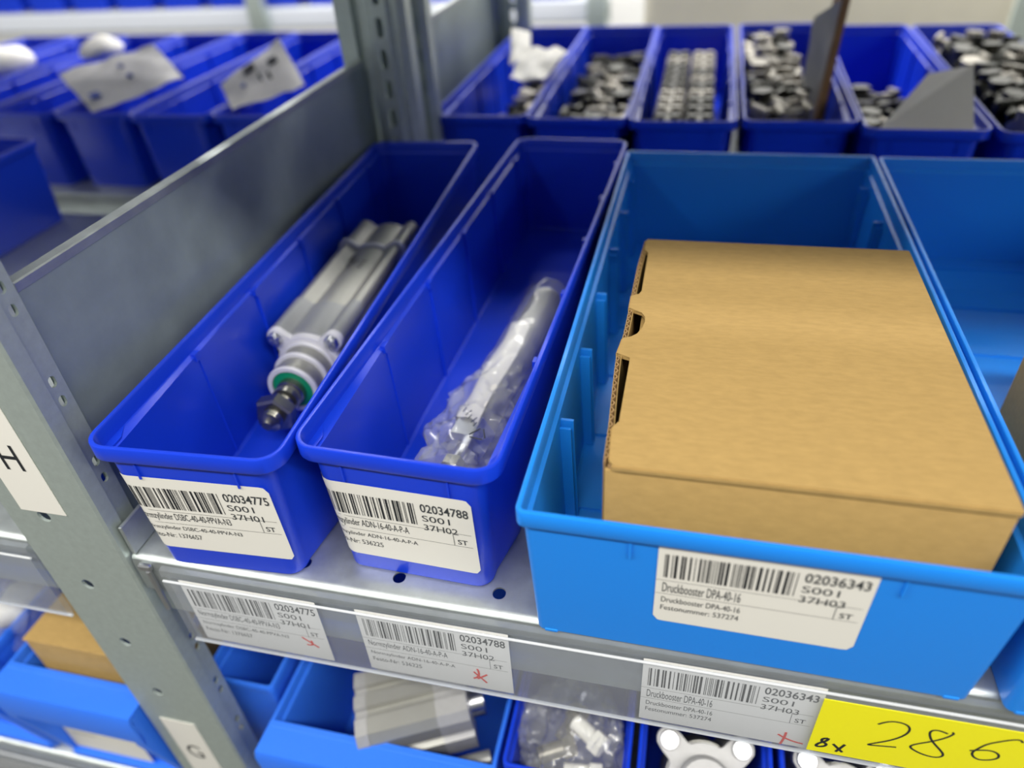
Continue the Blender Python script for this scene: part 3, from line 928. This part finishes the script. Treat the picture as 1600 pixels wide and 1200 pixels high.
# printed grey bags sticking out of the left bins
G1 = [(-.5150, .600, .100), (-.4474, .720, .112), (-.5269, .780, .1458), (-.6820, .740, .1152)]
G2 = [(-.3006, .600, .104), (-.2455, .700, .108), (-.3049, .760, .1558), (-.3772, .700, .1100)]
g1 = bag('plastic_bag', G1, .010, 'bag_print', 'larger grey printed plastic bag lying across the left back-row bins', amp=.003, seed=2)
g2 = bag('plastic_bag', G2, .010, 'bag_print', 'grey printed plastic bag with dark square print, nearer the divider', amp=.003, seed=4)
for o, G, P in ((g1, G1, [(.12, .18, .10, .10), (.55, .35, .05, .05), (.55, .62, .05, .05)]), (g2, G2, [(.42, .72, .16, .13), (.75, .60, .13, .10), (.25, .40, .06, .05), (.50, .42, .03, .16), (.62, .35, .03, .14)])):
    A, B_, D_, E_ = [Vector(p) for p in G]
    nr = (B_ - A).cross(E_ - A).normalized()
    for u, v, du, dv in P:
        ring = [A.lerp(B_, a_).lerp(E_.lerp(D_, a_), b_) for a_, b_ in ((u - du / 2, v - dv / 2), (u + du / 2, v - dv / 2), (u + du / 2, v + dv / 2), (u - du / 2, v + dv / 2))]
        bm = bmesh.new(); loft(bm, [[p + nr * .0055 for p in ring], [p + nr * .0085 for p in ring]])
        obj('print_patch', bm, 'ink' if o is g2 and u == .42 else ('grey_ink' if o is g2 and v != .40 else 'blue_print'), o)
# tall card in the fourth back bin and slanting grey card in the fifth
bm = bmesh.new()
for k in range(8):
    pass
loft(bm, [[(.4185, .690, .030), (.4270, .690, .030), (.4275, .760, .030), (.4190, .760, .030)],
          [(.4190, .688, .110), (.4275, .688, .110), (.4280, .758, .112), (.4195, .758, .112)],
          [(.4235, .690, .215), (.4320, .690, .215), (.4325, .755, .215), (.4240, .755, .215)]])
root = obj('cardboard_strip', bm, 'brown_card'); tag(root, 'tall brown cardboard strip standing upright in the back-row bin', 'cardboard')
bag('plastic_bag', [(.3960, .700, .060), (.4150, .692, .055), (.4230, .690, .200), (.3990, .705, .180)], .006, 'grey_card', 'grey crumpled film leaning on the tall brown cardboard strip', amp=.004, seed=6)
bm = bmesh.new()
loft(bm, [[(.462, .570, .094), (.552, .566, .094), (.556, .640, .142), (.520, .660, .128)], [(.462, .571, .0955), (.552, .567, .0955), (.556, .641, .1435), (.520, .661, .1295)]])
o = obj('grey_card', bm, 'grey_card'); tag(o, 'grey card slanting over the front of a back-row bin', 'card')
# small pale things on the far left bins
def lump(name, loc, s, m, label, cat, seed):
    bm = bmesh.new(); bmesh.ops.create_icosphere(bm, subdivisions=3, radius=1)
    for v in bm.verts:
        v.co = Vector((v.co.x * s[0], v.co.y * s[1], v.co.z * s[2]))
    crumple(bm, min(s) * .35, 18 / max(s) * .03, seed)
    o = obj(name, bm, m, loc=loc, sharp=60); tag(o, label, cat); return o
lump('foam_pad', (-.700, .870, .120), (.030, .034, .016), 'white_plastic', 'white foam pad on the left back-row bins', 'foam', 1)
lump('foam_pad', (-.905, .880, .100), (.035, .040, .022), 'white_plastic', 'white foam pad at the far left, beside grey lumps', 'foam', 2)
lump('grey_bundle', (-.985, .900, .095), (.038, .035, .026), 'grey_card', 'grey bundle in a bin at the top left corner', 'bundle', 3)

# ---------------------------------------------------------------- lower level
LOWR = []
def low_bin(x, y, W, label, m='mid_blue_plastic', lip=True, H=.160, itop=.006):
    z = -.3605
    root = empty('stacking_bin', (x, y, z)); tag(root, label, 'bin')
    B = Bin(W, .44, H, .005, 0, body_r=.004, band=.0105)
    bm = bmesh.new()
    B.tub(bm)
    obj('tub', bm, m, root)
    if lip:
        bm = bmesh.new()
        # broad grip lip on top of the front, end cheeks and bottom ledge: a framed label field
        sheet(bm, [(-.0225, H - .040), (-.0240, H - .006), (-.0215, H), (.0060, H - .0005), (.0060, H - .004)], 'x', .0, W, -.003)
        obj('front_lip', bm, m, root)
        for xx in (0, W - .010):
            bm = bmesh.new()
            rings = []
            for a in (xx, xx + .010):
                rings.append([(a, -.0225, H - .044), (a, -.0010, .004), (a, .0080, .004), (a, .0065, H - .02), (a, .004, H - .004), (a, -.020, H - .004)])
            loft(bm, rings)
            obj('cheek', bm, m, root)
        bm = bmesh.new(); box(bm, .005, W - .005, -.005, .008, 0, .012, .002); obj('bottom_ledge', bm, m, root)
    else:
        pass
    return root
lb = low_bin(-.2830, .0035, .146, 'mid blue front-lipped bin at lower left, holding a brown carton', H=.151)
lm = low_bin(-.0215, .0035, .194, 'mid blue front-lipped bin at lower centre, holding a silver compact cylinder', H=.144)
low_bin(-.0920, .026, .066, 'narrow blue bin squeezed between the upright and the lower centre bin', lip=False)
# label on the recessed front of the left one
bm = bmesh.new(); box(bm, .012, .100, -.0006, .0002, .016, .092)
lab = obj('label', bm, 'paper', lb)
bm = bmesh.new(); rr = random.Random(3)
u = .022
while u < .075:
    wv = rr.choice((.0004, .0009)); box(bm, u, u + wv, -.0010, -.0006, .066, .084); u += wv + rr.choice((.0006, .0012))
obj('barcode', bm, 'ink', lab)
bm = bmesh.new()
mpx = lambda u, v, off: (.012 + u * .88, -.0009, .012 + v * 1.2)
for a_, b_, c_, d_ in ((.058, .072, .050, .0515), (.075, .088, .050, .0515), (.01, .034, .037, .0382), (.037, .056, .037, .0382), (.01, .040, .028, .0288), (.0, .09, .043, .0434)):
    add_geo(bm, rect_geo(a_, b_, c_, d_), mpx, 0)
obj('printing', bm, 'grey_ink', lab, keepn=True)
# carton in the left lower bin
bm = bmesh.new(); box(bm, -.2560, -.140, .016, .105, -.3555, -.1780, .0015, seg=2)
root = empty('cardboard_box', (-.198, .06, -.3555)); tag(root, 'small brown cardboard box in the lower left bin', 'carton')
o = obj('body', bm, 'kraft', root); o.location = -root.location
bm = bmesh.new(); box(bm, -.2565, -.1395, .0150, .1055, -.1800, -.1765, .001)
o = obj('lid', bm, 'kraft', root); o.location = -root.location
# bin further left with bags
low_bin(-.490, .0035, .190, 'mid blue bin at the lower left edge, mostly outside the photo', lip=True)
def clearbag(loc, s, seed, label, freq=26):
    bm = bmesh.new(); bmesh.ops.create_icosphere(bm, subdivisions=5, radius=1)
    for v in bm.verts:
        c = v.co.copy()
        r = 1 + .22 * noise.noise(c * 1.6 + Vector((seed, 0, 0))) + .16 * (1 - 2.5 * abs(noise.noise(c * 3.1 + Vector((0, seed, 0))))) + .05 * noise.noise(c * 8)
        v.co = Vector((c.x * s[0], c.y * s[1], c.z * s[2])) * r
    root = empty('plastic_bag', loc); tag(root, label, 'bag')
    obj('film', bm, 'poly_bag', root, sharp=20)
    return root
clearbag((-.350, .075, -.205), (.060, .060, .050), 4, 'clear plastic bag of parts at the lower left, behind the carton')
lump('wrapped_part', (-.355, .080, -.238), (.020, .026, .016), 'white_plastic', 'white part inside the clear bag at the lower left', 'part', 5)
# dark bins on the lower shelf, right
dk = [(.1790, .095, 'narrow dark blue lower bin with a clear bag of fittings'), (.2790, .098, 'narrow dark blue lower bin with grey cylinder heads'), (.3820, .098, 'dark blue lower bin below the yellow card')]
for x, W_, lbn in dk:
    root = empty('storage_bin', (x, .004, -.3605)); tag(root, lbn, 'bin')
    B = Bin(W_, .44, .160, .006, .0, body_r=.005)
    bm = bmesh.new(); B.tub(bm); obj('tub', bm, 'dark_blue_plastic', root)
# compact cylinder in the centre lower bin
root = empty('compact_cylinder', (.096, .052, -.232)); tag(root, 'silver ribbed compact cylinder lying in the lower centre bin', 'cylinder')
M = Matrix.Rotation(math.radians(24), 4, 'Z') @ Matrix.Rotation(math.radians(-4), 4, 'Y')
def cc(name, bm, m, parent=root):
    bmesh.ops.transform(bm, matrix=M, verts=bm.verts); return obj(name, bm, m, parent)
# ribbed extruded body: profile in (y, z), extruded along x
prof = []
prof = [(-.030, -.030), (.030, -.030), (.032, -.026), (.032, -.016), (.027, -.014), (.027, -.008), (.032, -.006), (.032, .022), (.028, .028), (.014, .030), (.013, .025), (.006, .025), (.005, .031), (-.006, .031), (-.007, .026), (-.014, .026), (-.015, .030), (-.028, .028), (-.033, .020), (-.033, .006), (-.028, .004), (-.028, -.004), (-.033, -.006), (-.033, -.024)]
bm = bmesh.new(); loft(bm, [[(-.042, a, b) for a, b in prof], [(.014, a, b) for a, b in prof]]); cc('body', bm, 'aluminium')
bm = bmesh.new(); loft(bm, [[(-.052, a * 1.01, b * 1.01) for a, b in prof], [(-.042, a * 1.01, b * 1.01) for a, b in prof]]); cc('end_cap', bm, 'cast_aluminium')
bm = bmesh.new(); loft(bm, [[(.014, a * 1.01, b * 1.01) for a, b in prof], [(.040, a * 1.01, b * 1.01) for a, b in prof]]); cc('end_cap', bm, 'cast_aluminium')
bm = bmesh.new(); cyl(bm, (.040, -.006, -.002), (.052, -.006, -.002), .012); cc('boss', bm, 'chrome')
bm = bmesh.new(); cyl(bm, (.040, .018, .010), (.082, .018, .010), .0045); cyl(bm, (.052, .018, .010), (.079, .018, .010), .0055, seg=6); cc('piston_rod', bm, 'white_plastic')
bm = bmesh.new(); cyl(bm, (-.060, -.018, .006), (-.050, -.018, .006), .005); cc('port_screw', bm, 'chrome')
root = empty('round_bar', (.130, .018, -.262)); tag(root, 'pair of silver rods lying beside the compact cylinder in the lower centre bin', 'rod')
bm = bmesh.new(); cyl(bm, (-.03, -.012, 0), (.030, .014, .006), .0075); obj('rod', bm, 'aluminium', root)
bm = bmesh.new(); cyl(bm, (-.025, -.026, 0), (.032, -.001, .006), .0060); obj('rod', bm, 'aluminium', root)
# clear bag and grey cylinder heads in the dark lower bins
clearbag((.2270, .042, -.225), (.037, .045, .045), 7, 'clear crumpled plastic bag in the dark lower bin left of the cylinder heads')
for k, (dx, dy, dz, a) in enumerate(((-.012, -.012, .012, .5), (.012, .004, .016, -.6), (-.004, .016, .002, 1.2), (.010, -.018, -.004, .1))):
    bm = bmesh.new(); cyl(bm, (-.014, 0, 0), (.014, 0, 0), .0065, seg=20); cyl(bm, (.006, 0, 0), (.016, 0, 0), .0092, seg=6)
    o = obj('hose_fitting', bm, 'white_plastic' if k % 2 else 'pale_metal', loc=(.227 + dx, .044 + dy, -.232 + dz), rz=a)
    tag(o, 'small pale hose fitting inside the clear bag of the dark lower bin', 'fitting', 'hose fittings in the clear bag')

def cyl_head(loc, rz, label, tilt=.75):
    root = empty('cylinder_head', loc, rz); root.rotation_euler[0] = tilt
    tag(root, label, 'cylinder')
    R = Matrix.Rotation(-PI / 2, 4, 'X')
    def ob(n, bm, m):
        bmesh.ops.transform(bm, matrix=R, verts=bm.verts); return obj(n, bm, m, root)
    bm = bmesh.new(); loft(bm, [lobed(0, .028, .027, .0095), lobed(.010, .028, .027, .0095)]); ob('flange', bm, 'cast_aluminium')
    bm = bmesh.new(); loft(bm, [lobed(.010, .029, .024, .0075), lobed(.085, .029, .024, .0075)]); ob('barrel', bm, 'aluminium')
    bm = bmesh.new(); lathe_y(bm, [(-.012, .012), (-.012, .018), (-.010, .020), (.002, .020)]); ob('boss', bm, 'cast_aluminium')
    for sx in (-1, 1):
        for sz in (-1, 1):
            bm = bmesh.new(); lathe_y(bm, [(-.004, .003), (-.004, .0065), (0, .0078), (.002, .0078)], 16, sx * .027, sz * .027); ob('screw', bm, 'chrome')
cyl_head((.3300, .030, -.222), .05, 'grey cast cylinder head with round screws, in the lower bin below the third shelf tag', .55)
cyl_head((.3290, .122, -.220), -.05, 'grey cast cylinder head behind the nearest one in the lower bin', .45)
cyl_head((.4310, .035, -.225), .02, 'grey cast cylinder head in the lower bin below the yellow card', .5)

# ---------------------------------------------------------------- across the far aisle
o = shelf_board('steel_shelf', -2.6, .02, 2.0, 2.4, 0.0, 'pale steel shelf edge across the far aisle')
bm = bmesh.new(); box(bm, -2.6, .0, 1.985, 1.997, -.055, -.003, .002)
o = obj('label_rail', bm, 'rail_white'); tag(o, 'white label rail along the far shelf edge', 'rail')
proto_far = None
for k in range(14):
    c = copy_tree(proto); c.location = (-2.45 + .17 * k, 2.005, .0005); c.rotation_euler[2] = 0; c.scale = (1.35, 1, 1)
    c['label'] = 'dark blue bin on the shelf across the far aisle'; c['group'] = 'bins across the far aisle'
for x, l in ((-1.085, 'pale steel upright across the far aisle, in front of the left bins'), (-.040, 'pale steel upright across the far aisle, left of the cream bundle'), (1.02, 'grey steel upright across the far aisle at the right edge')):
    bm = bmesh.new(); sheet(bm, [(0, .03), (0, 0), (.055, 0), (.055, .03)], 'z', -1.2, .5, .002)
    o = obj('upright_post', bm, 'post_steel', loc=(x, 1.955, 0)); tag(o, l, 'upright')
bm = bmesh.new(); box(bm, .13, .95, 1.72, 2.0, -.36, .10, .05, seg=4)
o = obj('cream_bundle', bm, 'cream', sharp=60); tag(o, 'long cream wrapped bundle across the far aisle', 'bundle')
shelf_board('steel_shelf', .05, 1.6, 1.70, 2.3, -.362, 'low steel shelf across the far aisle under the cream bundle')
shelf_board('steel_shelf', -2.6, -.05, 2.0, 2.4, -.362, 'lower steel shelf across the far aisle on the left')
# room shell
bm = bmesh.new(); box(bm, -5, 5, -3, 5, -1.25, -1.2); o = obj('floor', bm, 'concrete'); o['kind'] = 'structure'
bm = bmesh.new(); box(bm, -5, 5, 3.4, 3.5, -1.2, 3); o = obj('wall_back', bm, 'wall_paint'); o['kind'] = 'structure'
bm = bmesh.new(); box(bm, -5, 5, -3, 5, 3.0, 3.1); o = obj('ceiling', bm, 'wall_paint'); o['kind'] = 'structure'
